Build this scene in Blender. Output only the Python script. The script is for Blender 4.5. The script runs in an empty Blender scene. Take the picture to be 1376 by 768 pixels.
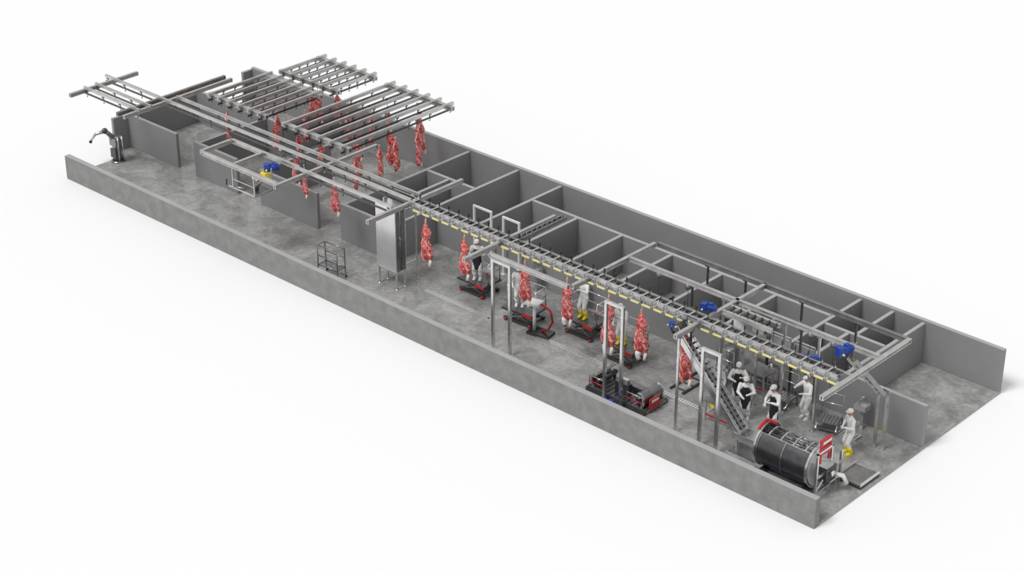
import bpy, bmesh, math, random
from mathutils import Vector, Matrix, noise
random.seed(4)
scene = bpy.context.scene
COL = scene.collection
# ------------------------------------------------------------------ materials
def mat(name, c, rough=0.5, metal=0.0, var=0.0, scale=3.0, c2=None, bump=0.0, detail=6.0, spec=0.5, lo=0.35, hi=0.65):
    m = bpy.data.materials.new(name); m.use_nodes = True
    nt = m.node_tree; b = nt.nodes["Principled BSDF"]
    b.inputs["Roughness"].default_value = rough; b.inputs["Metallic"].default_value = metal
    b.inputs["Specular IOR Level"].default_value = spec
    b.inputs["Base Color"].default_value = (*c, 1)
    if var > 0 or c2:
        tc = nt.nodes.new("ShaderNodeTexCoord"); n = nt.nodes.new("ShaderNodeTexNoise")
        n.inputs["Scale"].default_value = scale; n.inputs["Detail"].default_value = detail
        n.inputs["Roughness"].default_value = 0.6
        r = nt.nodes.new("ShaderNodeValToRGB")
        if c2 is None:
            c2 = tuple(min(1, x*(1+var)) for x in c); c = tuple(x*(1-var) for x in c)
        r.color_ramp.elements[0].position = lo; r.color_ramp.elements[1].position = hi
        r.color_ramp.elements[0].color = (*c, 1); r.color_ramp.elements[1].color = (*c2, 1)
        nt.links.new(tc.outputs["Object"], n.inputs["Vector"]); nt.links.new(n.outputs["Fac"], r.inputs["Fac"])
        nt.links.new(r.outputs["Color"], b.inputs["Base Color"])
        if bump > 0:
            bp = nt.nodes.new("ShaderNodeBump"); bp.inputs["Strength"].default_value = bump
            bp.inputs["Distance"].default_value = 0.02
            nt.links.new(n.outputs["Fac"], bp.inputs["Height"]); nt.links.new(bp.outputs["Normal"], b.inputs["Normal"])
    return m
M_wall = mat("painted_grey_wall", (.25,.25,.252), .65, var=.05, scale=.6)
M_walltop_lit = mat("sunlit_wall_top", (.37,.37,.37), .7, var=.05, scale=1)  # wall colour lightened for top faces, painting in the stronger sun from above
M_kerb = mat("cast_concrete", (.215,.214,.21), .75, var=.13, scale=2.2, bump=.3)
M_steel = mat("brushed_steel", (.66,.66,.66), .2, .9, var=.12, scale=4)
M_cab = mat("bright_stainless", (.78,.78,.78), .22, .6, var=.06, scale=1.5)
M_steeld = mat("dark_steel", (.10,.10,.105), .28, .75, var=.15, scale=4)
M_steelm = mat("mid_steel", (.27,.27,.275), .28, .8, var=.15, scale=4)
M_galv = mat("galvanised_beam", (.55,.545,.535), .3, .75, var=.12, scale=2)
M_beamdk = mat("weathered_beam", (.28,.275,.265), .34, .7, var=.2, scale=2)
M_white = mat("white_painted_metal", (.75,.75,.74), .4, .1, var=.05)
M_black = mat("black_rubber", (.02,.02,.022), .5, 0, var=.2)
M_red = mat("red_paint", (.45,.012,.02), .35, 0, var=.1)
M_blue = mat("blue_motor_paint", (.01,.05,.30), .35, 0, var=.1)
M_yel = mat("yellow_paint", (.80,.62,.03), .4, 0, var=.08)
M_pyel = mat("yellow_guide", (.80,.70,.25), .5, 0, var=.08)
M_cloth = mat("white_cotton", (.78,.78,.77), .85, 0, var=.06, scale=14, bump=.3)
M_skin = mat("skin", (.50,.25,.16), .55, 0, var=.06, scale=8)
M_glove = mat("white_glove", (.7,.72,.75), .6)
M_dark = mat("dark_apron", (.02,.02,.024), .45, var=.2)
def meat():
    m = bpy.data.materials.new("raw_beef"); m.use_nodes = True; nt = m.node_tree; b = nt.nodes["Principled BSDF"]
    b.inputs["Roughness"].default_value = .4
    tc = nt.nodes.new("ShaderNodeTexCoord"); mp = nt.nodes.new("ShaderNodeMapping"); mp.inputs["Scale"].default_value = (1.3,1.3,.75)
    n = nt.nodes.new("ShaderNodeTexNoise"); n.inputs["Scale"].default_value = 5.5; n.inputs["Detail"].default_value = 5; n.inputs["Distortion"].default_value = 1.5
    r = nt.nodes.new("ShaderNodeValToRGB"); e = r.color_ramp.elements
    e[0].position = .33; e[0].color = (.28,.015,.018,1); e[1].position = .65; e[1].color = (.84,.62,.57,1)
    x = e.new(.45); x.color = (.52,.06,.06,1); x = e.new(.55); x.color = (.68,.22,.20,1)
    nt.links.new(tc.outputs["Object"], mp.inputs["Vector"]); nt.links.new(mp.outputs["Vector"], n.inputs["Vector"])
    nt.links.new(n.outputs["Fac"], r.inputs["Fac"]); nt.links.new(r.outputs["Color"], b.inputs["Base Color"])
    bp = nt.nodes.new("ShaderNodeBump"); bp.inputs["Strength"].default_value = .4; bp.inputs["Distance"].default_value = .03
    nt.links.new(n.outputs["Fac"], bp.inputs["Height"]); nt.links.new(bp.outputs["Normal"], b.inputs["Normal"])
    return m
M_meat = meat()
M_bone = mat("fat_and_bone", (.80,.70,.63), .5, 0, var=.12, scale=10)
def floor_mat():
    m = bpy.data.materials.new("polished_concrete"); m.use_nodes = True; nt = m.node_tree; b = nt.nodes["Principled BSDF"]
    tc = nt.nodes.new("ShaderNodeTexCoord")
    n = nt.nodes.new("ShaderNodeTexNoise"); n.inputs["Scale"].default_value = .9; n.inputs["Detail"].default_value = 12; n.inputs["Roughness"].default_value = .7; n.inputs["Distortion"].default_value = .6
    n2 = nt.nodes.new("ShaderNodeTexNoise"); n2.inputs["Scale"].default_value = 6; n2.inputs["Detail"].default_value = 6
    for k in (n, n2): nt.links.new(tc.outputs["Object"], k.inputs["Vector"])
    r = nt.nodes.new("ShaderNodeValToRGB"); e = r.color_ramp.elements
    e[0].position = .36; e[0].color = (.20,.198,.192,1); e[1].position = .66; e[1].color = (.385,.382,.375,1)
    mx = nt.nodes.new("ShaderNodeMix"); mx.data_type = 'RGBA'; mx.blend_type = 'OVERLAY'; mx.inputs[0].default_value = .4
    nt.links.new(n.outputs["Fac"], r.inputs["Fac"]); nt.links.new(r.outputs["Color"], mx.inputs[6]); nt.links.new(n2.outputs["Fac"], mx.inputs[7])
    nt.links.new(mx.outputs[2], b.inputs["Base Color"])
    rr = nt.nodes.new("ShaderNodeMapRange"); rr.inputs[1].default_value = .3; rr.inputs[2].default_value = .7; rr.inputs[3].default_value = .12; rr.inputs[4].default_value = .38
    nt.links.new(n.outputs["Fac"], rr.inputs[0]); nt.links.new(rr.outputs[0], b.inputs["Roughness"])
    return m
M_floor = floor_mat()
M_ground = mat("white_studio_ground", (.86,.86,.86), .9, spec=.1)
# ------------------------------------------------------------------ mesh builder
class B:
    def __init__(s): s.v=[]; s.f=[]; s.mi=[]; s.sm=[]; s.mats=[]
    def m(s, mt):
        if mt not in s.mats: s.mats.append(mt)
        return s.mats.index(mt)
    def add(s, vs, fs, mt, smooth=False):
        o=len(s.v); s.v+= [Vector(x) for x in vs]; k=s.m(mt)
        for f in fs: s.f.append([i+o for i in f]); s.mi.append(k); s.sm.append(smooth)
        return s
    def box(s, x0,y0,z0,x1,y1,z1, mt):
        vs=[(x,y,z) for z in (z0,z1) for y in (y0,y1) for x in (x0,x1)]
        return s.add(vs, [(0,2,3,1),(4,5,7,6),(0,1,5,4),(2,6,7,3),(0,4,6,2),(1,3,7,5)], mt)
    def bar(s, p0,p1,w,h,mt, up=(0,0,1)):
        p0=Vector(p0);p1=Vector(p1);d=(p1-p0).normalized();up=Vector(up)
        if abs(d.dot(up))>.98: up=Vector((0,1,0))
        sd=d.cross(up).normalized();u=sd.cross(d).normalized()
        vs=[]
        for p in (p0,p1):
            for a,b in ((-1,-1),(1,-1),(1,1),(-1,1)): vs.append(p+sd*a*w/2+u*b*h/2)
        return s.add(vs,[(3,2,1,0),(4,5,6,7),(0,1,5,4),(1,2,6,5),(2,3,7,6),(3,0,4,7)],mt)
    def ibeam(s,p0,p1,w,h,mt):
        t=h*.13; p0=Vector(p0);p1=Vector(p1)
        s.bar(p0+Vector((0,0,h/2-t/2)),p1+Vector((0,0,h/2-t/2)),w,t,mt)
        s.bar(p0-Vector((0,0,h/2-t/2)),p1-Vector((0,0,h/2-t/2)),w,t,mt)
        s.bar(p0,p1,w*.3,h-2*t,mt)
        d=(p1-p0).normalized()*.015
        s.bar(p0,p0+d,w,h-2*t,mt); s.bar(p1-d,p1,w,h-2*t,mt)
        return s
    def tube(s, pts, rads, mt, seg=10, side=None, cap=True):
        pts=[Vector(p) for p in pts]; n=len(pts); vs=[]
        for i,p in enumerate(pts):
            d=(pts[min(i+1,n-1)]-pts[max(i-1,0)]).normalized()
            ref=Vector(side) if side else (Vector((0,0,1)) if abs(d.z)<.9 else Vector((0,1,0)))
            a=(ref-d*ref.dot(d)).normalized(); b=d.cross(a)
            r=rads[i] if isinstance(rads,(list,tuple)) else rads
            ra,rb=(r if isinstance(r,(list,tuple)) else (r,r))
            for k in range(seg):
                t=2*math.pi*k/seg; vs.append(p+a*math.cos(t)*ra+b*math.sin(t)*rb)
        fs=[]
        for i in range(n-1):
            for k in range(seg):
                k2=(k+1)%seg; fs.append((i*seg+k,i*seg+k2,(i+1)*seg+k2,(i+1)*seg+k))
        if cap: fs.append(tuple(range(seg-1,-1,-1))); fs.append(tuple((n-1)*seg+k for k in range(seg)))
        return s.add(vs,fs,mt,True)
    def cyl(s,p0,p1,r,mt,seg=12,r2=None): return s.tube([p0,p1],[r,r if r2 is None else r2],mt,seg)
    def ball(s,c,r,mt,seg=12,rings=8):
        c=Vector(c); r=r if isinstance(r,(tuple,list)) else (r,r,r); vs=[c+Vector((0,0,r[2]))]
        for i in range(1,rings):
            t=math.pi*i/rings
            for k in range(seg):
                a=2*math.pi*k/seg; vs.append(c+Vector((r[0]*math.sin(t)*math.cos(a),r[1]*math.sin(t)*math.sin(a),r[2]*math.cos(t))))
        vs.append(c-Vector((0,0,r[2]))); fs=[]
        for k in range(seg): fs.append((0,1+k,1+(k+1)%seg)); fs.append((len(vs)-1,1+(rings-2)*seg+(k+1)%seg,1+(rings-2)*seg+k))
        for i in range(rings-2):
            for k in range(seg): fs.append((1+i*seg+k,1+(i+1)*seg+k,1+(i+1)*seg+(k+1)%seg,1+i*seg+(k+1)%seg))
        return s.add(vs,fs,mt,True)
    def arc(s, x0,x1, cy,cz,r,t,a0,a1,mt,seg=24,axis='x'):
        vs=[]
        for i in range(seg+1):
            a=math.radians(a0+(a1-a0)*i/seg)
            for x in (x0,x1):
                for rr in (r,r-t):
                    if axis=='x': vs.append((x,cy+rr*math.cos(a),cz+rr*math.sin(a)))
                    elif axis=='y': vs.append((cy+rr*math.cos(a),x,cz+rr*math.sin(a)))
                    else: vs.append((cy+rr*math.cos(a),cz+rr*math.sin(a),x))
        fs=[]
        for i in range(seg):
            o=i*4; q=o+4
            fs+=[(o,o+2,q+2,q),(o+1,q+1,q+3,o+3),(o,q,q+1,o+1),(o+2,o+3,q+3,q+2)]
        fs+=[(0,1,3,2),(seg*4,seg*4+2,seg*4+3,seg*4+1)]
        return s.add(vs,fs,mt,False)
    def mesh(s,name):
        me=bpy.data.meshes.new(name); me.from_pydata(s.v,[],s.f)
        for mt in s.mats: me.materials.append(mt)
        for i,p in enumerate(me.polygons): p.material_index=s.mi[i]; p.use_smooth=s.sm[i]
        bm=bmesh.new(); bm.from_mesh(me); bmesh.ops.recalc_face_normals(bm,faces=bm.faces); bm.to_mesh(me); bm.free()
        me.update(); return me
def link(o): COL.objects.link(o); return o
def setup(o,label,cat,group=None):
    o["label"]=label; o["category"]=cat
    if group: o["group"]=group
def addparts(root,parts):
    for pt in parts:
        nm,b=pt[0],pt[1]; me=b if isinstance(b,bpy.types.Mesh) else b.mesh(nm)
        o=link(bpy.data.objects.new(nm,me)); o.parent=root
        if len(pt)>2 and pt[2]: o["label"]=pt[2]
        if len(pt)>3: addparts(o,pt[3])
def thing(name,label,cat,parts,loc=(0,0,0),rot=0,group=None,scale=1):
    r=link(bpy.data.objects.new(name,None)); r.empty_display_size=.2
    r.location=loc; r.rotation_euler=(0,0,rot); r.scale=(scale,)*3
    setup(r,label,cat,group); addparts(r,parts); return r
def solo(name,label,cat,b,loc=(0,0,0),rot=0,group=None):
    o=link(bpy.data.objects.new(name,b if isinstance(b,bpy.types.Mesh) else b.mesh(name))); o.location=loc; o.rotation_euler=(0,0,rot); setup(o,label,cat,group); return o
def dup(root,loc,rot=0,scale=None,label=None):
    r=root.copy(); COL.objects.link(r); r.location=loc; r.rotation_euler=(0,0,rot)
    if scale: r.scale=scale if isinstance(scale,tuple) else (scale,)*3
    if label: r["label"]=label
    def rec(a,b):
        for c in a.children:
            if c is b: continue
            k=c.copy(); COL.objects.link(k); k.parent=b; rec(c,k)
    rec(root,r); return r
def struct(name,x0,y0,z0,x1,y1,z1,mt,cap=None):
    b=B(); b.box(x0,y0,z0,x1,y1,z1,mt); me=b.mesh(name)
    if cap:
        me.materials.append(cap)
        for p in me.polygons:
            if p.normal.z>.9: p.material_index=1  # upward faces get the painted sunlit tone, no separate coping
    o=link(bpy.data.objects.new(name,me)); o["kind"]="structure"
    md=o.modifiers.new("b","BEVEL"); md.width=.012; md.segments=1; return o
# ------------------------------------------------------------------ setting
L=42.7; W=12.4; F=.12; HW=1.85; T=.17
struct("ground",-250,-200,-.3,200,300,-.002,M_ground)
struct("floor",-L,.28,0,0,W,F,M_floor)
struct("floor_end",-43.6,3.3,0,-L-.001,W,F,M_floor)
struct("wall_front",-L,0,0,0,.28,1.18,M_kerb,M_walltop_lit)
struct("wall_back",-43.5,W-.2,F,0,W,1.94,M_wall,M_walltop_lit)
def wx(n,y,x0,x1,h=HW): struct("wall_"+n,x0,y-T/2,F,x1,y+T/2,h,M_wall,M_walltop_lit)
def wy(n,x,y0,y1,h=HW): struct("wall_"+n,x-T/2,y0,F,x+T/2,y1,h,M_wall,M_walltop_lit)
YL=4.3; YR=6.9; YM=10.25
wx("corridor",YL,-43.4,-39.6); wx("corridor_second",YL,-38.3,-35.2); wx("corridor_third",YL,-33.6,-29.7); wx("corridor_fourth",YL,-28.2,-24.8)
wx("process",YR,-24.8,-.02)
wy("end",-43.4,3.35,YL-T/2); wy("end_second",-43.4,YL+T/2,8.5); wy("end_third",-43.5,11.6,W-.2)
wx("chiller",8.5,-43.3,-36.9)
wy("chiller_second",-38.0,YL+T/2,8.4); wy("chiller_third",-36.9,8.6,W-.2)
wy("chiller_fourth",-33.4,YL+T/2,8.4)
wy("room_a",-28.0,YL+T/2,W-.2)
wy("room_b",-24.9,YL+T/2,W-.2)
wx("room_c",9.4,-27.9,-25.0); wx("room_d",YR,-27.9,-25.0); wy("room_e",-26.5,6.98,9.3)
wy("room_f",-22.3,6.98,W-.2)
wx("mid",YM,-22.2,-6.5)
for i,x in enumerate((-19.6,-17.1,-14.4,-11.8,-9.1)): wy("cell_"+"abcde"[i],x,6.98,YM-T/2)
wy("room_g",-6.4,6.98,W-.2); wy("room_h",-4.9,9.7,W-.2); wy("room_i",-3.5,6.98,W-.2); wx("room_j",9.6,-6.3,-3.6); wy("room_k",-5.2,6.98,9.5)
# ------------------------------------------------------------------ overhead beams
ZR=4.2
def beamY(x,y0,y1,label="galvanised steel cross beam over the process rail",mt=M_galv,w=.15,h=.18,z=ZR):
    b=B(); b.ibeam((0,0,0),(0,y1-y0,0),w,h,mt); return solo("overhead_beam",label,"beam",b,(x,y0,z),group="overhead support beams")
def beamX(y,x0,x1,label="galvanised steel beam running along the line",mt=M_galv,w=.15,h=.18,z=ZR):
    b=B(); b.ibeam((0,0,0),(x1-x0,0,0),w,h,mt); return solo("overhead_beam",label,"beam",b,(x0,y,z),group="overhead support beams")
beamY(-42.3,.4,4.3); beamY(-38.85,.5,6.8,mt=M_beamdk); beamY(-38.35,.5,6.8)
beamY(-27.6,.1,6.0); beamY(-22.3,.4,5.9); beamY(-17.1,.6,5.9)
beamY(-12.55,1.75,6.7); beamY(-7.3,1.35,6.8); beamY(-1.0,1.35,6.85)
beamX(6.8,-12.45,-1.1,mt=M_beamdk); beamX(5.05,-12.45,-1.1); beamX(1.65,-16.7,-12.65)
beamY(-32.7,.35,2.0); beamX(.35,-32.6,-27.7); beamX(2.1,-32.7,-28.3); beamY(-30.6,.45,2.0)
for x,y,h in ((-10.0,6.8,.9),(-8.2,6.8,1.0),(-5.6,6.8,.9),(-3.2,6.8,.9),(-9.4,5.05,1.0),(-4.4,5.05,1.1),(-12.55,4.2,.6),(-7.3,2.3,.7),(-2.2,5.05,.8)):
    b=B(); b.bar((0,0,-.1),(0,0,-h),.07,.07,M_steeld); b.box(-.09,-.09,-.12,.09,.09,-.1,M_steeld); b.box(-.06,-.06,-h-.04,.06,.06,-h,M_steel)
    solo("drop_hanger","dark steel drop hanger below overhead beam","hanger",b,(x,y,ZR),group="drop hangers")
# hanging rails
def rail(x0,y0,x1,y1,label,n,mt=M_beamdk,group="overhead track rails",w=.10,h=.13):
    p1=(x1-x0,y1-y0,0); d=Vector(p1); ln=d.length; u=d/ln
    a=B(); a.bar((0,0,0),p1,w,h,mt)
    t=B(); t.bar(Vector((0,0,-.26)),Vector(p1)+Vector((0,0,-.26)),.035,.09,M_steeld)
    parts=[("rail_beam",a),("track",t)]
    hm=B(); hm.bar((0,0,-.05),(0,0,-.27),.05,.03,M_steeld); hm.bar(u*-.05+Vector((0,0,-.09)),u*.05+Vector((0,0,-.09)),.16,.03,M_steeld); hm.tube([(0,0,-.28),(.03,0,-.36),(0,0,-.42),(-.04,0,-.38)],.015,M_steeld,6); hm=hm.mesh("hanger")
    r=thing("overhead_rail",label,"rail",parts,(x0,y0,ZR+.12),group=group)
    for i in range(n):
        k=link(bpy.data.objects.new("hanger",hm)); k.parent=r; k.location=u*(.2+(ln-.4)*i/max(1,n-1))
    return r
for y,x0,x1 in ((1.3,-42.4,-38.2),(1.95,-42.4,-38.2),(2.9,-42.9,-22.3)):
    rail(x0,y,x1,y,"long galvanised meat rail on hangers",max(4,int((x1-x0)/1.2)),M_galv)
rail(-38.3,3.5,-22.4,3.5,"secondary meat rail beside the main rail",12,M_galv)
rail(-28.3,1.9,-22.4,1.9,"short meat rail leading to the washing cabinet",5,M_galv)
# chiller grids
def grid(x0,x1,y0,y1,n,name,heads=None,o0=.3,o1=.3):
    for y in heads or (y0,y1): beamX(y,x0-.3,x1+.3,"steel header beam carrying parallel chiller rails",M_galv,.22,.19)
    tmpl=None
    for i in range(n):
        x=x0+(x1-x0)*i/(n-1)
        if tmpl is None: tmpl=rail(x,y0-o0,x,y1+o1,"parallel chiller rail with dark hangers",6,M_galv,name,.12,.14)
        else: dup(tmpl,(x,y0-o0,ZR+.12))
grid(-37.4,-33.9,4.9,8.2,6,"chiller rails over the first cold room")
grid(-37.2,-33.7,9.1,11.5,6,"chiller rails over the rear cold room")
grid(-32.2,-28.4,4.9,11.3,6,"chiller rails over the second cold room",(4.9,11.3))
# ------------------------------------------------------------------ conveyor rail with yellow guides
def conveyor():
    x0,x1=-22.2,-1.3; ln=x1-x0
    a=B(); a.ibeam((0,-.17,0),(ln,-.17,0),.1,.16,M_galv)
    c=B(); c.bar((0,.2,.0),(ln,.2,.0),.1,.13,M_beamdk)
    t=B(); t.bar((0,0,-.3),(ln,0,-.3),.05,.09,M_steel)
    ch=B(); ch.bar((0,.02,-.06),(ln,.02,-.06),.05,.05,M_steeld)
    for i in range(int(ln/.25)): ch.box(.1+i*.25,-.04,-.1,.2+i*.25,.08,-.02,M_steeld)
    r=thing("conveyor_rail","powered steel conveyor rail with small yellow guide strips","conveyor",[("front_channel",a),("rear_channel",c),("track",t),("drive_chain",ch)],(x0,2.9,ZR+.1))
    br=B(); br.bar((0,-.26,.1),(0,.28,.1),.07,.04,M_steel); br.bar((0,0,.08),(0,0,-.28),.04,.04,M_steeld); br.bar((0,.22,.1),(0,.22,.32),.05,.05,M_steeld); br.bar((0,-.3,.1),(0,-.3,-.24),.04,.03,M_steelm); br=br.mesh("cross_bracket")
    g=B(); g.bar((-.19,-.3,-.2),(.19,-.3,-.2),.03,.07,M_pyel); g.bar((-.2,-.27,-.13),(.2,-.27,-.13),.05,.03,M_steelm); g=g.mesh("guide_strip")
    w=B(); w.cyl((0,-.08,.02),(0,.1,.02),.07,M_steeld); w=w.mesh("roller")
    n=38
    for i in range(n):
        x=.2+(ln-.6)*i/(n-1)
        for nm,me,dx in (("cross_bracket",br,0),("guide_strip",g,.27),("roller",w,.2)):
            k=link(bpy.data.objects.new(nm,me)); k.parent=r; k.location=(x+dx if x+dx<ln-.05 else x-.1,0,0)
conveyor()
cp=[]
for dx in (0,.22):
    b=B(); b.bar((dx,0,0),(dx,2.7,0),.07,.14,M_beamdk); cp.append(("side_frame",b))
for i in range(9):
    rb=B(); rb.cyl((.03,.15+i*.3,.04),(.19,.15+i*.3,.04),.06,M_steeld); cp.append(("roller",rb))
thing("transfer_conveyor","short dark roller transfer conveyor above the line","conveyor",cp,(-16.7,3.2,4.35))
# ------------------------------------------------------------------ carcass
def carcass_mesh(seed):
    prof=[(0,.0,.035,.035),(-.12,.0,.045,.04),(-.25,.0,.09,.07),(-.42,.02,.16,.13),(-.6,.03,.20,.16),(-.78,.0,.17,.12),(-.95,-.02,.165,.11),(-1.15,.0,.21,.14),(-1.35,.02,.25,.16),(-1.52,.02,.24,.16),(-1.68,-.02,.17,.13),(-1.82,-.05,.10,.09),(-1.9,-.06,.05,.05)]
    b=B(); seg=24; N=44; vs=[]
    for i in range(N):
        z=-1.9*i/(N-1)
        for j in range(len(prof)-1):
            if prof[j][0]>=z>=prof[j+1][0]: break
        a,c=prof[j],prof[j+1]; t=(a[0]-z)/(a[0]-c[0]); t=t*t*(3-2*t)
        cx,rx,ry=[a[k]+(c[k]-a[k])*t for k in (1,2,3)]
        for k in range(seg):
            th=2*math.pi*k/seg; x=math.cos(th); y=math.sin(th)
            dent=1-.45*max(0,y)**2*(1 if -1.65<z<-.7 else .2)
            nz=noise.noise(Vector((x*1.5+seed*7,y*1.5,z*3)))*.26+noise.noise(Vector((x*4+seed*3,y*4,z*9)))*.12
            rib=.03*math.sin(z*55) if (y>0 and -1.6<z<-1.0) else 0
            vs.append((cx+x*rx*(1+nz),y*ry*dent*(1+nz+rib),z))
    fs=[(i*seg+k,i*seg+(k+1)%seg,(i+1)*seg+(k+1)%seg,(i+1)*seg+k) for i in range(N-1) for k in range(seg)]
    fs+=[tuple(range(seg)),tuple((N-1)*seg+k for k in range(seg))]
    b.add(vs,fs,M_meat,True); return b.mesh("carcass_side")
def fore(seed):
    b=B(); b.tube([(.13,0,-1.35),(.2,-.05,-1.55),(.21,-.06,-1.75),(.19,-.08,-1.9)],[.1,.08,.055,.04],M_meat,10); b.tube([(.2,-.07,-1.78),(.18,-.08,-1.93),(.17,-.1,-2.06)],[.06,.055,.06],M_bone,8); return b.mesh("foreleg")
hk=B(); hk.tube([(0,0,.36),(0,0,.2),(.0,.0,.1),(.05,0,.03),(.04,0,-.04),(-.01,0,-.06),(-.05,0,-.03)],.014,M_steel,8); hk=hk.mesh("hook")
tr=B(); tr.cyl((0,-.05,.34),(0,.05,.34),.05,M_steeld); tr.box(-.03,-.02,.24,.03,.02,.34,M_steel); tr=tr.mesh("trolley")
sh=B(); sh.tube([(0,0,.04),(0,0,-.1),(.0,0,-.2)],[.03,.028,.05],M_bone,8); sh=sh.mesh("shank")
wl=B(); wl.tube([(-.05,-.02,-1.72),(-.08,-.03,-1.86),(-.06,-.05,-2.0),(-.02,-.07,-2.1)],[.11,.1,.085,.05],M_white,12); wl.ball((-.02,-.08,-2.1),(.06,.06,.05),M_black); wl=wl.mesh("hide_covered_end")
temps=[(carcass_mesh(sd),fore(sd)) for sd in (1,2,3)]
def carcass(i,x,y,s,rot,label="red beef side hanging from a steel hook",group="beef sides on the process rail",z=3.66,w=1.0,hide=False):
    cm,fm=temps[i%3]
    r=link(bpy.data.objects.new("beef_carcass",None)); r.empty_display_size=.2; r.location=(x,y,z); r.rotation_euler=(0,0,rot); setup(r,label,"meat",group)
    for nm,me in (("carcass_side",cm),("foreleg",fm),("shank",sh),("hook",hk),("trolley",tr))+((("hide_covered_end",wl),) if hide else ()):
        k=link(bpy.data.objects.new(nm,me)); k.parent=r
        if nm in("carcass_side","foreleg","shank","hide_covered_end"): k.scale=(s*w,s*w,s)
for i,(x,y,s,h) in enumerate([(-21.5,2.9,.98,0),(-19.3,2.9,.92,0),(-16.0,2.9,.94,0),(-13.8,2.9,.95,1),(-11.7,2.9,1.18,1),(-10.1,2.9,1.0,1),(-8.0,2.9,1.2,0)]): carcass(i,x,y,s,.6+random.uniform(-.4,.4),"red beef side with white hide end on hook" if h else "red beef side hanging from a steel hook",w=1.1 if s<1.1 else .95,hide=bool(h))
for i,(x,y,s) in enumerate([(-28.9,2.9,.62),(-27.0,2.9,.75),(-30.2,3.5,.65)]): carcass(i+1,x,y,s,.5*i,"small red beef side hanging near the rail junction",w=1.15)
for i,(x,y,s) in enumerate([(-36.6,5.0,.78),(-34.6,6.3,.85),(-33.9,5.6,.75),(-32.2,5.5,.8),(-35.8,9.6,.8),(-35.1,9.3,.8),(-34.4,9.9,.75),(-30.6,5.4,.72),(-28.4,5.4,.85),(-28.4,6.9,.85),(-32.2,8.5,.8),(-31.4,10.3,.9),(-30.6,7.6,.8),(-29.2,8.4,.88),(-29.1,10.2,.85),(-28.4,9.3,.92),(-31.4,9.2,.85),(-33.9,7.4,.8),(-29.1,6.2,.8),(-30.0,10.9,.8),(-28.5,8.0,.85)]): carcass(i,x,y,s,random.uniform(0,3),"red beef side hanging in the cold room","beef sides hanging in the cold rooms",z=3.7,w=1.15)
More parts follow.
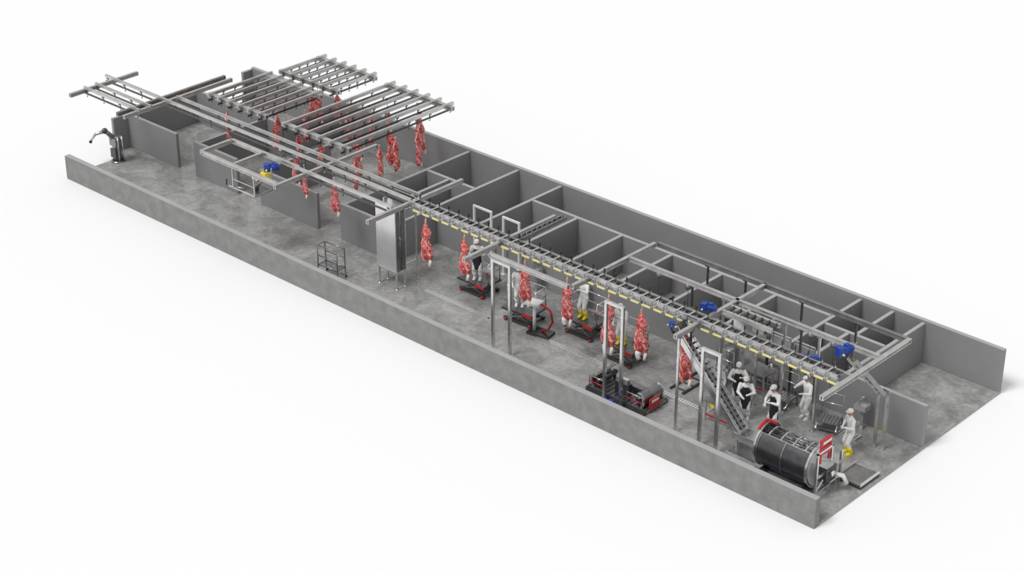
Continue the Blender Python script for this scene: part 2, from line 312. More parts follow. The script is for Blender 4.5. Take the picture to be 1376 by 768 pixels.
# ------------------------------------------------------------------ people
def ik(sh_,hd,l1,l2,bend):
    sh_=Vector(sh_);hd=Vector(hd); d=hd-sh_; ln=min(d.length,(l1+l2)*.98); d.normalize(); hd=sh_+d*ln
    a=(l1*l1-l2*l2+ln*ln)/(2*ln); h=math.sqrt(max(0,l1*l1-a*a)); bd=Vector(bend); bd=(bd-d*bd.dot(d)).normalized()
    return sh_+d*a+bd*h,hd
def person(loc,rot,lh,rh,lean=0.1,stride=0.0,boots=M_white,apron=None,label="person",hat=M_white,scale=1.05,group=None):
    R=Matrix.Translation((0,0,.95))@Matrix.Rotation(lean,4,'Y')@Matrix.Translation((0,0,-.95))
    up=lambda p: R@Vector(p)
    b=B()
    prof=[(.86,.125,.17),(.95,.13,.18),(1.06,.12,.165),(1.2,.125,.175),(1.33,.13,.2),(1.41,.11,.19),(1.47,.07,.10)]
    b.tube([up((0,0,z)) for z,_,_ in prof],[(ry,rx) for _,rx,ry in prof],M_cloth,18,side=(0,1,0))
    b.tube([up((0,0,1.44)),up((.01,0,1.56))],[.06,.055],M_cloth,12)
    hc=up((.02,0,1.665)); b.ball(hc,(.1,.082,.122),M_cloth,16,12)
    b.ball(hc+Vector((.035,0,-.06)),(.06,.052,.055),M_cloth)
    b.tube([hc+Vector((.085,0,.02)),hc+Vector((.122,0,-.02)),hc+Vector((.088,0,-.03))],[.012,.018,.014],M_cloth,8)
    for s in (-1,1): b.ball(hc+Vector((0,s*.086,-.005)),(.018,.014,.03),M_cloth,8,6)
    hands=[]
    for s,h in ((1,lh),(-1,rh)):
        S=up((0,s*.195,1.41)); e,hd=ik(S,Vector(h),.29,.27,(-.4,s*.8,-.6))
        b.ball(S,(.08,.075,.08),M_cloth)
        b.tube([S,S.lerp(e,.5),e],[.077,.07,.058],M_cloth,12); b.tube([e,e.lerp(hd,.5),hd],[.058,.05,.036],M_cloth,12); b.ball(e,.058,M_cloth)
        d=(hd-e).normalized(); hands.append((s,hd,d))
        sd=d.cross(Vector((0,0,1))); sd=sd.normalized() if sd.length>.1 else Vector((0,1,0))
        b.tube([hd,hd+d*.04,hd+d*.09],[(.022,.03),(.018,.042),(.015,.04)],M_cloth,10,side=d.cross(sd))
    for s in (1,-1):
        st=stride*s; hip=Vector((0,s*.095,.9)); an=Vector((st,s*.12,.1)); kn,an=ik(hip,an,.44,.42,(1,s*.1,.0))
        b.tube([hip,hip.lerp(kn,.5),kn],[.11,.1,.078],M_cloth,12); b.ball(kn,.078,M_cloth); b.tube([kn,kn.lerp(an,.4),an],[.078,.074,.055],M_cloth,12)
        b.tube([an+Vector((-.04,0,-.04)),an+Vector((.05,0,-.05)),an+Vector((.17,0,-.06))],[.045,.045,.03],M_cloth,10)
    me=b.mesh("tmp"); t=link(bpy.data.objects.new("tmp",me)); rm=t.modifiers.new("r","REMESH"); rm.mode='VOXEL'; rm.voxel_size=.016; rm.use_smooth_shade=True
    sm=t.modifiers.new("s","SMOOTH"); sm.iterations=3; sm.factor=.4
    dg=bpy.context.evaluated_depsgraph_get(); dg.update(); me2=bpy.data.meshes.new_from_object(t.evaluated_get(dg)); bpy.data.objects.remove(t)
    Ri=R.inverted(); mi=[]
    for p in me2.polygons:
        c=p.center; ci=Ri@c; k=0
        if ci.z>1.54 : k=1
        for s,hd,d in hands:
            if (c-hd).dot(d)>-.0 and (c-hd).length<.12: k=2
        mi.append(k)
    fb=B()
    for s,hd,d in hands:
        sd=d.cross(Vector((0,0,1))); sd=sd.normalized() if sd.length>.1 else Vector((0,1,0)); nrm=sd.cross(d).normalized()
        if nrm.z>0: nrm=-nrm
        for i,(o_,ln) in enumerate(((-.03,.062),(-.01,.075),(.011,.07),(.031,.055))):
            p=hd+d*.08+sd*o_; p2=p+d*ln*.5+nrm*.008; p3=p2+d*ln*.3+nrm*ln*.3; p4=p3+nrm*ln*.28
            fb.tube([p,p2,p3,p4],[.0095,.009,.0085,.006],M_glove,8)
        q0=hd+d*.025+sd*-.03*s; q1=q0+d*.03-sd*.03*s; fb.tube([q0,q1,q1+d*.03+nrm*.012],[.012,.010,.007],M_glove,8)
    for s in (1,-1): fb.ball(hc+Vector((.092,s*.032,.015)),(.01,.014,.009),M_black,8,6)
    fb.tube([hc+Vector((.092,-.02,-.062)),hc+Vector((.098,0,-.064)),hc+Vector((.092,.02,-.062))],.006,M_red,6)
    fm=fb.mesh("f")
    vs=[v.co.copy() for v in me2.vertices]; fs=[list(p.vertices) for p in me2.polygons]
    o0=len(vs); vs+=[v.co.copy() for v in fm.vertices]; mp={M_glove.name:2,M_black.name:3,M_red.name:1}
    for p in fm.polygons: fs.append([i+o0 for i in p.vertices]); mi.append(mp[fm.materials[p.material_index].name])
    body=bpy.data.meshes.new("body"); body.from_pydata(vs,[],fs)
    for q in (M_cloth,M_skin,M_glove,M_black): body.materials.append(q)
    for i,p in enumerate(body.polygons): p.material_index=mi[i]; p.use_smooth=True
    bpy.data.meshes.remove(me2); bpy.data.meshes.remove(fm)
    parts=[("body",body)]
    cap=B(); cap.tube([hc+Vector((-.01,0,.03)),hc+Vector((0,0,.075)),hc+Vector((0,0,.12)),hc+Vector((0,0,.15))],[(.1,.112),(.102,.116),(.08,.09),(.02,.025)],hat,16,side=(0,1,0)); cap.tube([hc+Vector((.03,0,.035)),hc+Vector((.03,0,.045))],[(.1,.14),(.1,.13)],hat,16,side=(0,1,0))
    parts.append(("safety_cap",cap))
    for s in (1,-1):
        st=stride*s; hip=Vector((0,s*.095,.9)); kn,an=ik(hip,Vector((st,s*.12,.1)),.44,.42,(1,s*.1,.0)); bb=B()
        kk=an.lerp(kn,.6); bb.tube([kk,an.lerp(kn,.3),an+Vector((0,0,.0)),an+Vector((0,0,-.06))],[.088,.08,.068,.062],boots,12)
        bb.tube([an+Vector((-.06,0,-.045)),an+Vector((.05,0,-.045)),an+Vector((.13,0,-.055)),an+Vector((.19,0,-.065))],[.052,.058,.052,.03],boots,12)
        bb.box(an.x-.07,an.y-.055,0,an.x+.2,an.y+.055,.03,boots); parts.append(("boot",bb))
    if apron:
        ab=B(); vs=[]; K=9
        for z,rx,ry in ((1.40,.135,.13),(1.25,.165,.17),(1.05,.165,.19),(.9,.17,.2),(.7,.19,.23),(.5,.2,.24)):
            for k in range(K):
                th=math.radians(-70+140*k/(K-1)); q=(rx*math.cos(th)+.01,ry*math.sin(th),z); vs.append(up(q) if z>.85 else Vector(q))
        n=len(vs)
        for v in list(vs): vs.append(v+Vector((.012,0,0)))
        fs=[]
        for r_ in range(5):
            for k in range(K-1):
                a=r_*K+k; fs.append((a,a+1,a+K+1,a+K)); fs.append((a+n,a+n+K,a+n+K+1,a+n+1))
        ab.add(vs,fs,apron,True); parts.append(("apron",ab))
    return thing("person",label,"person",parts,loc,rot,group,scale)
R_=math.radians
person((-1.75,4.7,F),R_(-120),(.3,.12,1.15),(.22,-.2,1.05),boots=M_yel,label="person in white coverall and yellow boots bending arms forward")
person((-4.7,4.2,F),R_(-100),(.42,.15,1.25),(.4,-.12,1.1),lean=.2,boots=M_white,apron=M_dark,label="person in white coverall with dark apron reaching forward",scale=1.1)
person((-6.75,4.65,F),R_(-60),(.4,.18,1.35),(.36,-.15,1.2),lean=.15,apron=M_dark,boots=M_white,label="person in white coverall and dark apron working at line",scale=1.08)
person((-7.35,4.05,F),R_(-30),(.45,.1,1.0),(.42,-.1,.95),lean=.3,boots=M_yel,label="person in white coverall leaning over steel table")
person((-6.0,4.1,F),R_(-60),(.38,.15,1.2),(.4,-.1,1.1),lean=.18,boots=M_white,apron=M_dark,label="person in white coverall and dark apron beside hoist conveyor")
person((-4.3,5.65,F),R_(-110),(.38,.2,1.2),(.4,-.2,1.3),lean=.1,boots=M_white,label="person in white coverall beside steel screens")
person((-20.3,4.7,.74),R_(-60),(.42,.12,1.3),(.42,-.15,1.2),lean=.15,apron=M_dark,boots=M_white,label="person in white coverall and dark apron on platform")
person((-17.4,4.15,.74),R_(-60),(.45,.12,1.15),(.4,-.2,1.05),lean=.25,boots=M_white,label="person in white coverall leaning on platform guardrail")
person((-14.7,5.0,.84),R_(-90),(.4,.15,1.35),(.4,-.1,1.4),lean=.12,boots=M_yel,label="person in white coverall with yellow boots on platform")
person((-12.2,4.4,.84),R_(-80),(.42,.1,1.3),(.38,-.2,1.0),lean=.3,boots=M_yel,label="person in white coverall and yellow boots bending to carcass")
# ------------------------------------------------------------------ work platforms
def platform(x,y,rot,h,label):
    base=B(); base.box(-.7,-.5,.06,.7,-.38,.16,M_steeld); base.box(-.7,.38,.06,.7,.5,.16,M_steeld); base.box(-.6,-.5,.08,-.5,.5,.15,M_steelm); base.box(.5,-.5,.08,.6,.5,.15,M_steelm)
    for sx in (-.6,.6):
        for sy in (-.48,.48): base.cyl((sx,sy-.04,.07),(sx,sy+.04,.07),.07,M_red if sy<0 else M_black)
    scs=[]
    for sy in (-.4,.35):
        sc=B(); sc.bar((-.55,sy,.15),(.55,sy,h-.08),.05,.07,M_steelm); sc.bar((.55,sy+.05,.15),(-.55,sy+.05,h-.08),.05,.07,M_steelm); sc.cyl((0,sy-.03,(h+.07)/2),(0,sy+.08,(h+.07)/2),.03,M_steel); scs.append(("scissor_arm",sc))
    cy=B(); cy.cyl((-.4,0,.15),(.15,0,h-.08),.045,M_steel); cy.cyl((-.4,0,.15),(-.1,0,.4),.07,M_red)
    dk=B(); dk.box(-.76,-.56,h-.08,.76,.54,h-.01,M_steeld)
    for i in range(12): dk.box(-.7+i*.12,-.52,h-.01,-.63+i*.12,.5,h,M_steelm)
    dk.box(.3,-.58,h-.1,.78,-.56,h+.04,M_red)
    gr=B()
    gr.tube([(-.7,.5,h),(-.7,.5,h+.9),(.7,.5,h+.9),(.7,.5,h)],.028,M_steel,8); gr.tube([(-.7,-.2,h+.9),(-.7,.5,h+.9)],.026,M_steel,8); gr.tube([(.7,-.2,h+.9),(.7,.5,h+.9)],.026,M_steel,8)
    gr.tube([(-.7,.5,h+.48),(.7,.5,h+.48)],.02,M_steel,8)
    for sx in (-.7,.7): gr.tube([(sx,-.2,h+.9),(sx,-.2,h)],.024,M_steel,8); gr.tube([(sx,-.2,h+.48),(sx,.5,h+.48)],.02,M_steel,8)
    bx=B(); bx.box(.62,-.42,h+.3,.8,-.22,h+.55,M_steelm); bx.cyl((.71,-.32,h+.55),(.71,-.32,h+.6),.05,M_red); bx.bar((.71,-.32,h),(.71,-.32,h+.3),.04,.04,M_steel)
    thing("work_platform",label,"platform",[("base",base)]+scs+[("cylinder",cy),("deck",dk),("guardrail",gr),("control_box",bx,"grey control box with red button")],(x,y,F),rot,"hydraulic worker platforms")
platform(-20.3,4.8,.0,.60,"low steel scissor work platform with red details")
platform(-17.2,4.2,.1,.60,"low steel scissor work platform with red details")
platform(-14.6,5.05,.0,.70,"low steel scissor work platform with red details")
platform(-12.1,4.5,.0,.70,"low steel scissor work platform with red details")
b=B(); b.tube([(0,0,.1),(.35,0,.3),(.55,0,.7),(.45,0,1.15),(.1,0,1.35),(-.4,0,1.3)],.05,M_red,10)
c=B(); c.box(-.5,-.3,.0,.5,.3,.12,M_steeld); c.cyl((-.3,0,.12),(-.3,0,1.3),.07,M_white)
d=B(); d.box(-.7,-.25,1.3,.0,.25,1.4,M_white); d.box(-.7,-.25,1.4,-.62,.25,1.65,M_white)
thing("carcass_cradle","white cradle lift with curved red arm beside portal","machine",[("curved_arm",b,"curved red arm"),("base",c),("cradle",d)],(-15.9,3.75,F),.2)
def step(x,y,rot,h=.35):
    t=B(); t.box(-.4,-.3,h-.04,.4,.3,h,M_steelm)
    for i in range(6): t.box(-.36+i*.125,-.28,h,-.28+i*.125,.28,h+.01,M_steel)
    t.box(-.4,-.5,h/2-.03,.4,-.3,h/2,M_steelm)
    l=B()
    for sx in (-.38,.38): l.tube([(sx,-.5,0),(sx,-.5,h/2),(sx,-.28,h-.04),(sx,.28,h-.04),(sx,.28,0)],.02,M_steel,6)
    l.tube([(-.38,.28,.1),(.38,.28,.1)],.018,M_steel,6)
    g=B(); g.tube([(-.4,.3,0),(-.4,.3,h+.95),(.4,.3,h+.95),(.4,.3,0)],.022,M_steel,8); g.tube([(-.4,.3,h+.5),(.4,.3,h+.5)],.018,M_steel,8)
    thing("step_stand","small steel step stand with back rail","stand",[("tread",t),("leg_frame",l),("guardrail",g)],(x,y,F),rot,"steel step stands")
step(-8.3,5.6,0); step(-3.3,5.7,.3); step(-5.5,5.9,0)
def balancer(x,y,z0,drop):
    a=B(); a.cyl((0,-.07,-.1),(0,.07,-.1),.12,M_steelm,16); a.bar((0,0,0),(0,0,-.05),.05,.05,M_steel)
    c=B(); c.cyl((0,0,-.2),(0,0,-drop),.01,M_black,6)
    g=B(); g.tube([(0,0,-drop),(0,0,-drop-.12),(.06,0,-drop-.3)],[.03,.055,.04],M_steel,8); g.box(-.12,-.04,-drop-.18,.0,.04,-drop-.08,M_steelm)
    thing("tool_balancer","steel tool balancer with cable and power tool","tool",[("reel",a),("cable",c),("power_tool",g)],(x,y,z0),.4,"hanging tool balancers")
for x,y,d in ((-7.0,5.05,1.7),(-5.6,5.05,1.9),(-4.0,5.05,1.6),(-3.0,5.05,2.0),(-9.6,5.05,1.3),(-11.0,5.05,1.2)): balancer(x,y,4.11,d)
def basin(x,y,rot):
    a=B(); a.box(-.25,-.2,.85,.25,.2,.9,M_steel); a.box(-.25,-.2,.9,-.22,.2,1.05,M_steel); a.box(.22,-.2,.9,.25,.2,1.05,M_steel); a.box(-.22,-.2,.9,.22,-.17,1.05,M_steel); a.box(-.22,.17,.9,.22,.2,1.25,M_steel)
    p=B(); p.bar((0,.1,0),(0,.1,.85),.12,.12,M_steel); p.box(-.15,-.05,0,.15,.2,.03,M_steel); t=B(); t.tube([(0,.15,1.2),(0,.15,1.35),(0,.0,1.35),(0,-.03,1.28)],.015,M_steel,6)
    thing("wash_basin","stainless pedestal wash basin with tap","basin",[("bowl",a),("pedestal",p),("tap",t)],(x,y,F),rot,"stainless wash basins")
basin(-8.6,6.4,0); basin(-2.4,6.4,0); basin(-16.0,6.4,0); basin(-18.6,6.4,0)
# ------------------------------------------------------------------ goal-post portals
def portal(x0,x1,y,h,label,mt=M_steel,w=.11,name="portal_frame"):
    a=B(); a.bar((0,0,0),(0,0,h),w,w,mt); a.box(-.1,-.1,0,.1,.1,.03,mt)
    b=B(); b.bar((x1-x0,0,0),(x1-x0,0,h),w,w,mt); b.box(x1-x0-.1,-.1,0,x1-x0+.1,.1,.03,mt)
    c=B(); c.bar((-w/2,0,h+w/2),(x1-x0+w/2,0,h+w/2),w,w,mt)
    thing(name,label,"frame",[("post",a),("post",b),("crossbar",c)],(x0,y,F))
portal(-16.5,-15.6,1.6,3.88,"tall stainless twin-post portal under the rail loop")
portal(-10.65,-9.85,1.5,4.2,"tall stainless twin-post portal on lift station")
portal(-6.05,-5.3,1.4,4.0,"tall stainless twin-post portal beside inclined conveyor")
portal(-22.3,-21.3,6.6,2.65,"white tubular door portal against the partition wall",M_white,.08)
portal(-20.6,-19.7,6.6,2.65,"white tubular door portal against the partition wall",M_white,.08)
portal(-1.35,-1.0,5.75,2.4,"short stainless support posts with inclined feed")
# ------------------------------------------------------------------ wash cabinet
D=.6
sk=B(); sk.box(0,0,.8,1.15,.04,3.8,M_cab); sk.box(0,D-.04,.8,1.15,D,3.8,M_cab)
sk.box(0,.04,.8,.04,.15,3.8,M_cab); sk.box(0,D-.15,.8,.04,D-.04,3.8,M_cab); sk.box(.04,.04,.8,1.1,D-.04,.84,M_steelm)
sk.box(-.01,-.01,.78,1.16,0,.82,M_steel)
hn=B(); hn.tube([(1.15,.22,2.0),(1.2,.22,2.0),(1.2,.22,2.4),(1.15,.22,2.4)],.014,M_steel,8)
d1=B(); d1.box(1.11,.04,.82,1.15,.26,3.76,M_steelm); d2=B(); d2.box(1.11,D-.26,.82,1.15,D-.04,3.76,M_steelm)
sf=B(); sf.bar((1.1,1.25,0),(1.1,1.25,3.5),.06,.06,M_steel); sf.bar((1.1,D,3.5),(1.1,1.28,3.5),.06,.06,M_steel); sf.bar((1.1,D,1.0),(1.1,1.25,1.0),.05,.05,M_steel); sf.cyl((1.1,1.25,0),(1.1,1.25,.03),.08,M_steel)
pts=[("shell",sk),("door",d1,"darker stainless end door",[("handle",hn)]),("door",d2,"darker stainless end door"),("side_frame",sf)]
for x,y in ((.06,.06),(1.09,.06),(.06,D-.06),(1.09,D-.06)):
    lg=B(); lg.bar((x,y,.03),(x,y,.8),.06,.06,M_steel); lg.cyl((x,y,0),(x,y,.03),.08,M_steel); pts.append(("leg",lg))
thing("washing_cabinet","tall bright stainless washing cabinet on thin legs","cabinet",pts,(-24.0,2.45,F))
# ------------------------------------------------------------------ wire trolley
fr=B(); w,d,h=1.1,.5,1.4
for x in (0,w):
    fr.tube([(x,-.03,0),(x,.0,.3),(x,.02,h),(x,.06,h+.02),(x,d-.06,h+.02),(x,d-.02,h),(x,d,.3),(x,d+.03,0)],.026,M_steelm,8); fr.tube([(x,0,.5),(x,d,.5)],.02,M_steelm,8)
for y,z in ((.03,h),(d-.03,h),(.0,.95),(d,.95),(.0,.5),(d,.5),(-.02,.12),(d+.02,.12)): fr.tube([(0,y,z),(w,y,z)],.024,M_steelm,8)
shf=B()
for i in range(11): shf.tube([(.08+i*.094,-.01,.5),(.08+i*.094,d+.01,.5)],.014,M_steelm,6)
shf.tube([(.05,.25,.5),(w-.05,.25,.5)],.014,M_steelm,6)
wh=[]
for x in (0,w):
    for y in (-.03,d+.03):
        q=B(); q.cyl((x-.02,y,.05),(x+.02,y,.05),.05,M_black); wh.append(("caster",q))
thing("wire_trolley","dark steel wire-frame trolley with slatted shelf","trolley",[("frame",fr),("shelf",shf)]+wh,(-26.35,1.2,F),.1)
# ------------------------------------------------------------------ end machine with arm
bs=B(); bs.cyl((0,0,0),(0,0,.06),.34,M_steelm,20); bs.tube([(0,0,.06),(0,0,.4),(0,0,.9),(0,0,1.3)],[.27,.2,.24,.16],M_steelm,14); bs.box(-.24,-.24,.85,.24,.24,1.25,M_steelm); bs.box(-.2,-.26,.25,.2,-.18,.7,M_steeld)
a1=B(); a1.tube([(0,-.1,1.2),(-.25,-.35,1.55),(-.3,-.4,1.6)],[.13,.11,.12],M_beamdk,10); a1.ball((-.3,-.4,1.6),.15,M_steeld)
a2=B(); a2.tube([(-.3,-.4,1.6),(-.6,-.75,1.45),(-.75,-.95,1.1)],[.1,.07,.05],M_galv,10); a2.ball((-.75,-.95,1.08),.08,M_black)
pn=[]
for sy in (-.12,.12):
    q=B(); q.cyl((.28,sy,.0),(.28,sy,1.3),.035,M_steel); q.cyl((.28,sy,1.3),(.15,sy,1.3),.03,M_steel); pn.append(("support_pipe",q))
thing("robot_arm_station","grey articulated steel arm on a floor column","machine",[("column",bs),("lower_arm",a1),("upper_arm",a2)]+pn,(-42.35,2.75,F))
# ------------------------------------------------------------------ blue gear motors
def motor(x,y,z,rot=0,s=1.0,label="blue electric gear motor on the rail"):
    b=B(); b.tube([(0,0,0),(.32,0,0)],[.13,.13],M_blue,14); b.cyl((.32,0,0),(.38,0,0),.11,M_blue)
    for i in range(6): b.cyl((.04+i*.045,0,0),(.055+i*.045,0,0),.148,M_blue,14)
    g=B(); g.box(-.2,-.13,-.15,0,.13,.15,M_blue); g.cyl((-.1,-.13,-.03),(-.1,-.26,-.03),.04,M_steel); j=B(); j.box(.08,-.07,.12,.24,.07,.2,M_blue)
    thing("gear_motor",label,"motor",[("motor_housing",b),("gearbox",g),("terminal_box",j)],(x,y,z),rot,"blue gear motors",s)
motor(-29.65,1.6,4.0,.8,1.15); motor(-7.7,3.7,4.35,.3,1.0); motor(-2.95,3.5,4.0,.4,1.2); motor(-2.1,4.2,4.45,1.2,1.15); motor(-8.15,2.25,4.0,-.8,.7)
motor(-10.2,1.05,F+.2,.2,1.3,"blue gear motor on the floor beside lift station")
# ------------------------------------------------------------------ inclined conveyor
p0=Vector((0,0,0)); p1=Vector((3.1,-.1,-3.1)); sf=[]
for s in (-.24,.24):
    f=B(); f.bar(p0+Vector((0,s,0)),p1+Vector((0,s,0)),.06,.24,M_steel)
    f.bar(p0+Vector((.08,s,.18)),p1+Vector((.08,s,.18)),.03,.04,M_steel)
    for i in range(8):
        p=p0.lerp(p1,(i+.5)/8)+Vector((0,s,0)); f.bar(p,p+Vector((.08,0,.2)),.03,.03,M_steel)
    sf.append(("side_frame",f))
st=B()
for i in range(20):
    p=p0.lerp(p1,(i+.5)/20); st.bar(p+Vector((0,-.22,.03)),p+Vector((0,.22,.03)),.08,.04,M_steeld)
st.bar(p0+Vector((.05,0,.1)),p1+Vector((.05,0,.1)),.08,.05,M_steelm)
ft=B(); ft.bar(p1+Vector((-.05,-.24,.0)),(3.1,-.34,-3.87),.07,.07,M_steel); ft.bar(p1+Vector((-.05,.24,.0)),(3.1,.14,-3.87),.07,.07,M_steel); ft.box(2.8,-.45,-3.88,4.0,.25,-3.83,M_steelm)
hd=B(); hd.cyl((0,-.3,0),(0,.3,0),.17,M_steeld,16)
ex=B(); ex.box(2.9,-.4,-3.3,4.2,.2,-3.22,M_steel); ex.box(2.9,.17,-3.22,4.2,.2,-3.05,M_steel); ex.box(2.9,-.4,-3.22,4.2,-.37,-3.05,M_steel); ex.bar((3.9,-.1,-3.26),(3.9,-.1,-3.83),.06,.06,M_steel)
thing("inclined_conveyor","wide steel inclined hoist conveyor dropping from the rail","conveyor",sf+[("slats",st),("foot_stand",ft),("head_drum",hd),("outfeed_tray",ex)],(-7.85,2.3,4.0))
p0=Vector((0,0,0)); p1=Vector((.65,1.15,-1.65)); sf=[]
for s in (-.15,.15):
    f=B(); f.bar(p0+Vector((s,0,0)),p1+Vector((s,0,0)),.05,.16,M_steelm); sf.append(("side_frame",f))
st=B()
for i in range(9):
    p=p0.lerp(p1,(i+.5)/9); st.bar(p+Vector((-.15,0,.04)),p+Vector((.15,0,.04)),.07,.06,M_yel if i%3==1 else M_steelm)
st.bar(p0,p1,.06,.04,M_steeld)
thing("feed_chute","short inclined truss with yellow rungs beside posts","conveyor",sf+[("rungs",st)],(-1.85,4.45,4.1))
# ------------------------------------------------------------------ lift station
bf=B(); bf.box(-1.45,-.7,0,1.45,-.6,.16,M_steeld); bf.box(-1.45,.6,0,1.45,.7,.16,M_steeld); bf.box(-1.45,-.6,.05,-1.3,.6,.16,M_steelm); bf.box(1.3,-.6,.05,1.45,.6,.16,M_steelm); bf.box(-1.4,-.65,.16,1.4,.65,.22,M_steelm)
for i in range(14): bf.box(-1.35+i*.2,-.6,.22,-1.25+i*.2,.6,.24,M_steeld)
ck=[]
for sx,a0 in ((-1.0,90),(1.0,-90)):
    q=B(); q.arc(-.55,.55,sx,.46,.30,.03,a0,a0+180,M_steelm,18,axis='y'); q.arc(-.58,-.53,sx,.46,.33,.08,a0,a0+180,M_steel,18,axis='y'); q.arc(.53,.58,sx,.46,.33,.08,a0,a0+180,M_steel,18,axis='y')
    q.cyl((sx,-.56,.46),(sx,.56,.46),.1,M_steeld,14); q.bar((sx,-.5,.2),(sx,-.5,.46),.08,.08,M_steeld); q.bar((sx,.5,.2),(sx,.5,.46),.08,.08,M_steeld); ck.append(("curved_end",q))
rl=[]
for a,c in ((-1.3,-.55),(.55,1.3)):
    q=B(); q.tube([(a,-.66,.2),(a,-.66,.7),(c,-.66,.7),(c,-.66,.2)],.026,M_steel,8); q.tube([(a,-.66,.45),(c,-.66,.45)],.022,M_red,8); rl.append(("handrail",q))
en=B(); en.box(1.45,-.45,.15,1.5,.15,.6,M_red); en.box(1.5,-.35,.45,1.52,.05,.53,M_white)
cr=B(); cr.box(-.34,-.3,.22,.34,-.1,.7,M_steeld); cr.box(-.28,-.32,.7,.28,-.15,.9,M_steel); cr.box(-.6,.2,.24,.6,.5,.4,M_steelm)
thing("lift_station","long low steel hoist platform with curved ends","machine",[("base_frame",bf)]+ck+rl+[("end_panel",en,"small red end panel"),("carriage",cr)],(-10.25,2.35,F))
# ------------------------------------------------------------------ drum machine
def drum():
    sh1=B(); sh1.arc(0,2.2,0,.96,.82,.04,128,300,M_steeld,30)
    for k in (0,1,2): sh1.arc(.05+k*1.05,.1+k*1.05,0,.96,.84,.03,128,300,M_steelm,30)
    sh1.box(0,-.53,1.57,2.2,-.47,1.62,M_steel)
    rims=[]
    for x in (-.05,2.15):
        q=B(); q.arc(x,x+.08,0,.96,.86,.05,0,360,M_steel,40); q.bar((x+.04,-.8,.96),(x+.04,.8,.96),.05,.06,M_steelm); q.bar((x+.04,0,.15),(x+.04,0,1.77),.05,.06,M_steelm); rims.append(("rim",q))
    eps=[]
    for x,mt in ((-.02,M_steeld),(2.23,M_cab)):
        q=B(); vs=[(x,0,.96)]+[(x,.78*math.cos(2*math.pi*k/32),.96+.78*math.sin(2*math.pi*k/32)) for k in range(32)]
        vs+=[(v[0]+.03,v[1],v[2]) for v in vs]
        fs=[(0,1+k,1+(k+1)%32) for k in range(32)]+[(33,34+(k+1)%32,34+k) for k in range(32)]+[(1+k,34+k,34+(k+1)%32,1+(k+1)%32) for k in range(32)]
        q.add(vs,fs,mt); eps.append(("end_plate",q))
    ro=B()
    for k in range(16):
        a=math.radians(k*360/16); ro.cyl((.05,.64*math.cos(a),.96+.64*math.sin(a)),(2.15,.64*math.cos(a),.96+.64*math.sin(a)),.03,M_steelm,8)
    for k in range(4): ro.arc(.25+k*.52,.3+k*.52,0,.96,.7,.05,0,360,M_steel,24)
    ax=B(); ax.cyl((-.15,0,.96),(2.7,0,.96),.3,M_galv,16)
    for k in range(4): ax.box(.4+k*.45,-.38,.6,.46+k*.45,.38,1.32,M_steelm)
    bs=B(); bs.box(-.1,-.75,0,2.45,-.6,.18,M_steeld); bs.box(-.1,.6,0,2.45,.75,.18,M_steeld); bs.box(.1,-.6,.05,.3,.6,.16,M_steeld); bs.box(1.9,-.6,.05,2.1,.6,.16,M_steeld); bs.box(0,-.85,.0,1.7,-.76,.12,M_blue)
    fr=B()
    for y in (-.75,.1,.75): fr.bar((2.6,y,0),(2.6,y,1.95 if y<.5 else 1.4),.08,.08,M_steel)
    fr.bar((2.6,-.79,1.9),(2.6,.14,1.9),.08,.08,M_steel); fr.bar((2.6,-.75,.9),(2.6,.75,.9),.07,.07,M_steel); fr.bar((2.6,-.75,.3),(2.6,.75,.3),.07,.07,M_steel); fr.bar((2.2,-.75,.14),(2.6,-.75,.14),.07,.07,M_steel); fr.bar((2.6,-.75,.3),(2.6,.1,.9),.05,.05,M_steel)
    gb=B(); gb.box(2.35,-.3,.5,2.72,.3,1.1,M_steeld); gb.cyl((2.72,0,.85),(2.85,0,.85),.12,M_steel); gb.tube([(2.7,.2,.7),(2.95,.4,.65),(3.05,.5,.35),(2.8,.5,.15)],.09,M_white,8)
    rp=B(); rp.box(2.54,-.6,2.1,2.62,.05,2.35,M_red); rp.box(2.54,-.6,1.74,2.62,.05,2.02,M_red); rp.box(2.63,-.52,2.18,2.64,-.02,2.27,M_white); rp.box(2.54,-.58,1.4,2.6,-.5,2.1,M_red); rp.box(2.54,-.05,1.4,2.6,.03,2.1,M_red)
    rq=B(); rq.arc(-.12,-.04,0,.96,.92,.06,90,125,M_red,12); rq.bar((-.08,.0,1.85),(.35,.0,1.88),.06,.08,M_red)
    thing("drum_machine","large dark steel drum machine with red guards","machine",[("shell",sh1)]+rims+eps+[("roller_cage",ro),("axle",ax),("base",bs),("end_frame",fr),("gearbox",gb),("guard_panel",rp,"red guard panel"),("guard_hoop",rq,"red curved guard")],(-3.5,2.05,F))
drum()
pt=B(); pt.box(0,0,0,1.0,1.2,.10,M_steeld); pt.box(.05,.05,.10,.95,1.15,.12,M_beamdk); pt.box(0,0,.1,.04,1.2,.22,M_steel); pt.box(.96,0,.1,1.0,1.2,.22,M_steel)
solo("floor_tray","low dark steel drip tray beside drum machine","tray",pt,(-1.1,2.95,F))
def table(x,y,rot,label):
    t=B(); t.box(-.55,-.33,.83,.55,.33,.87,M_steelm); t.box(-.55,.31,.87,.55,.33,1.0,M_steel); l=B()
    for sx in (-.5,.5):
        for sy in (-.28,.28): l.bar((sx,sy,0),(sx,sy,.83),.05,.05,M_steel)
    l.bar((-.5,-.28,.25),(.5,-.28,.25),.05,.05,M_red); l.bar((-.5,.28,.25),(.5,.28,.25),.05,.05,M_steel); l.bar((-.5,-.28,.25),(-.5,.28,.25),.04,.04,M_steel)
    thing("work_table",label,"table",[("table_top",t),("leg_frame",l)],(x,y,F),rot,"steel work tables")
table(-6.5,3.3,.0,"steel work table with red lower rail"); table(-6.9,6.1,0,"steel work table with red lower rail")
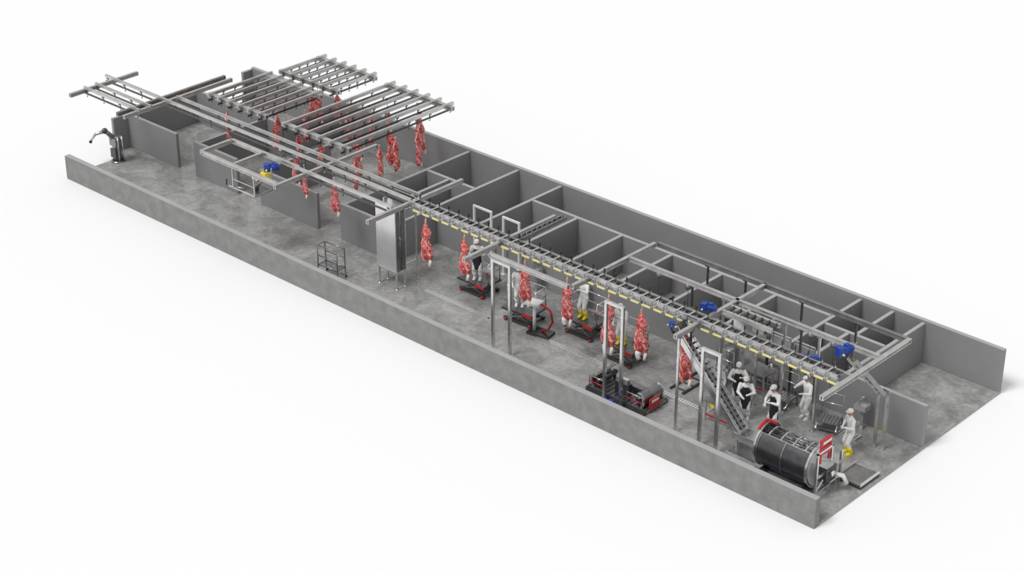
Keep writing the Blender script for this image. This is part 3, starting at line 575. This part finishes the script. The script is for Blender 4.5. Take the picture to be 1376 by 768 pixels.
def screen(x,y,rot=0):
    p=B(); p.box(-.45,-.02,.25,.45,.02,2.3,M_steel); f=B()
    for sx in (-.45,.45): f.bar((sx,0,0),(sx,0,2.4),.06,.06,M_steel)
    f.bar((-.45,0,2.4),(.45,0,2.4),.06,.06,M_steel)
    thing("splash_screen","upright stainless splash screen panel","screen",[("panel",p),("frame",f)],(x,y,F),rot,"stainless splash screens")
screen(-7.4,6.6,.0); screen(-6.3,6.6,.0); screen(-5.2,6.6,.0)
for x,y,h in ((-7.9,5.05,3.96),(-6.3,5.05,3.96),(-5.1,5.05,3.96),(-3.6,5.05,3.96),(-7.3,1.6,3.96)):
    b=B(); b.bar((0,0,0),(0,0,h),.08,.08,M_steel); b.box(-.1,-.1,0,.1,.1,.03,M_steel); b.box(-.08,-.08,h-.03,.08,.08,h,M_steel)
    solo("support_post","slender stainless support post among workers","post",b,(x,y,F),group="slender support posts")
def drain(x0,x1,y,w=.2,label="long slotted steel floor drain"):
    b=B(); n=int((x1-x0)/.12); b.box(0,0,0,x1-x0,w,.008,M_steelm)
    for i in range(n): b.box(.02+i*.12,.03,.008,.09+i*.12,w-.03,.016,M_cab)
    b.box(0,0,.008,x1-x0,.025,.02,M_cab); b.box(0,w-.025,.008,x1-x0,w,.02,M_cab)
    solo("floor_drain",label,"drain",b,(x0,y,F),group="floor drains")
drain(-22.0,-18.3,3.2); drain(-16.6,-11.7,3.45); drain(-9.4,-7.5,3.4); drain(-5.0,-3.9,3.5,.4,"wide slotted floor grate"); drain(-2.9,-2.0,5.5,.5,"wide slotted floor grate")
def grate(x,y,w,d):
    b=B(); b.box(0,0,0,w,d,.01,M_black)
    for i in range(int(w/.15)): b.box(.03+i*.15,.03,.01,.09+i*.15,d-.03,.03,M_steeld)
    solo("floor_grate","dark square floor grate inside a small room","grate",b,(x,y,F),group="room floor grates")
grate(-19.2,8.3,1.6,1.6); grate(-14.0,8.2,1.8,1.7); grate(-11.3,8.4,1.5,1.5)
b=B(); b.box(0,0,0,.1,2.4,.06,M_black); b.box(.6,0,0,.7,2.4,.06,M_black)
for i in range(5): b.box(.1,.2+i*.5,0,.6,.26+i*.5,.03,M_steeld)
solo("floor_track","pair of dark floor tracks with sleepers","track",b,(-9.4,3.9,F))
# suspended station under rail loop
b=B()
for x,y in ((0,0),(1.4,0),(1.4,1.0)): b.bar((x,y,0),(x,y,1.0),.05,.05,M_galv)
b.bar((-.3,0,0),(1.4,0,0),.05,.05,M_galv); b.bar((1.4,0,0),(1.4,1.0,0),.05,.05,M_galv); b.bar((0,0,.4),(1.4,0,.4),.03,.03,M_galv)
d=B(); d.box(.6,.0,-.06,1.4,1.0,-.03,M_steelm); d.box(.6,0,-.03,1.4,.04,.03,M_galv)
m=B(); m.tube([(.9,.5,-.03),(1.0,.65,.4),(1.15,.95,.8)],[.12,.14,.1],M_steelm,14); m.box(.98,.72,.5,1.28,.98,.78,M_yel); m.cyl((.8,.5,.45),(1.1,.8,.5),.1,M_steel); m.ball((.85,.5,.55),.12,M_white)
a=B(); a.tube([(.6,.1,.1),(0,.05,.02),(-.6,.1,-.1)],[.04,.04,.03],M_steelm,8); a.tube([(-.6,.1,-.1),(-.7,.2,.1)],[.03,.04],M_black,8)
thing("suspended_station","thin suspended steel work cage with yellow machine","machine",[("cage",b),("deck",d),("puller",m,"tilted yellow, white and steel puller unit"),("arm",a)],(-30.75,.45,3.1))
b=B(); b.bar((0,0,0),(2.2,0,0),.12,.16,M_galv); b.bar((0,.5,0),(2.2,.5,0),.12,.16,M_galv)
for i in range(7): b.cyl((.15+i*.32,0,.02),(.15+i*.32,.5,.02),.07,M_steeld)
c=B(); c.box(.5,.0,-.7,1.0,.5,-.1,M_steel); c.bar((.75,.25,-.7),(.75,.25,-1.4),.05,.05,M_steel); c.box(1.3,.05,-.35,1.8,.45,-.1,M_galv); c.bar((.9,.25,-.2),(1.4,.25,-.2),.05,.05,M_steel); c.cyl((1.9,.25,-.5),(1.9,.25,0),.09,M_steelm); c.bar((1.7,.25,-.2),(1.9,.25,-.2),.05,.05,M_steel)
thing("overhead_transfer","overhead roller transfer unit with hanging steel hoist","conveyor",[("roller_frame",b),("hoist",c)],(-7.1,3.9,4.3))
# ------------------------------------------------------------------ light, world, camera
w=bpy.data.worlds.new("w"); scene.world=w; w.use_nodes=True
bg=w.node_tree.nodes["Background"]; bg.inputs[0].default_value=(1,1,1,1); bg.inputs[1].default_value=.64
s=bpy.data.lights.new("sun","SUN"); s.energy=1.95; s.angle=math.radians(20); so=link(bpy.data.objects.new("sun",s)); so.rotation_euler=(math.radians(28),math.radians(-18),math.radians(20))
cd=bpy.data.cameras.new("camera"); co=link(bpy.data.objects.new("camera",cd)); scene.camera=co
co.location=(29.57,-47.172,37.829); co.rotation_euler=(math.pi/2-.47994,0,.74583); cd.lens=2601.3/1376*36; cd.clip_end=1000
scene.view_settings.view_transform='Standard'
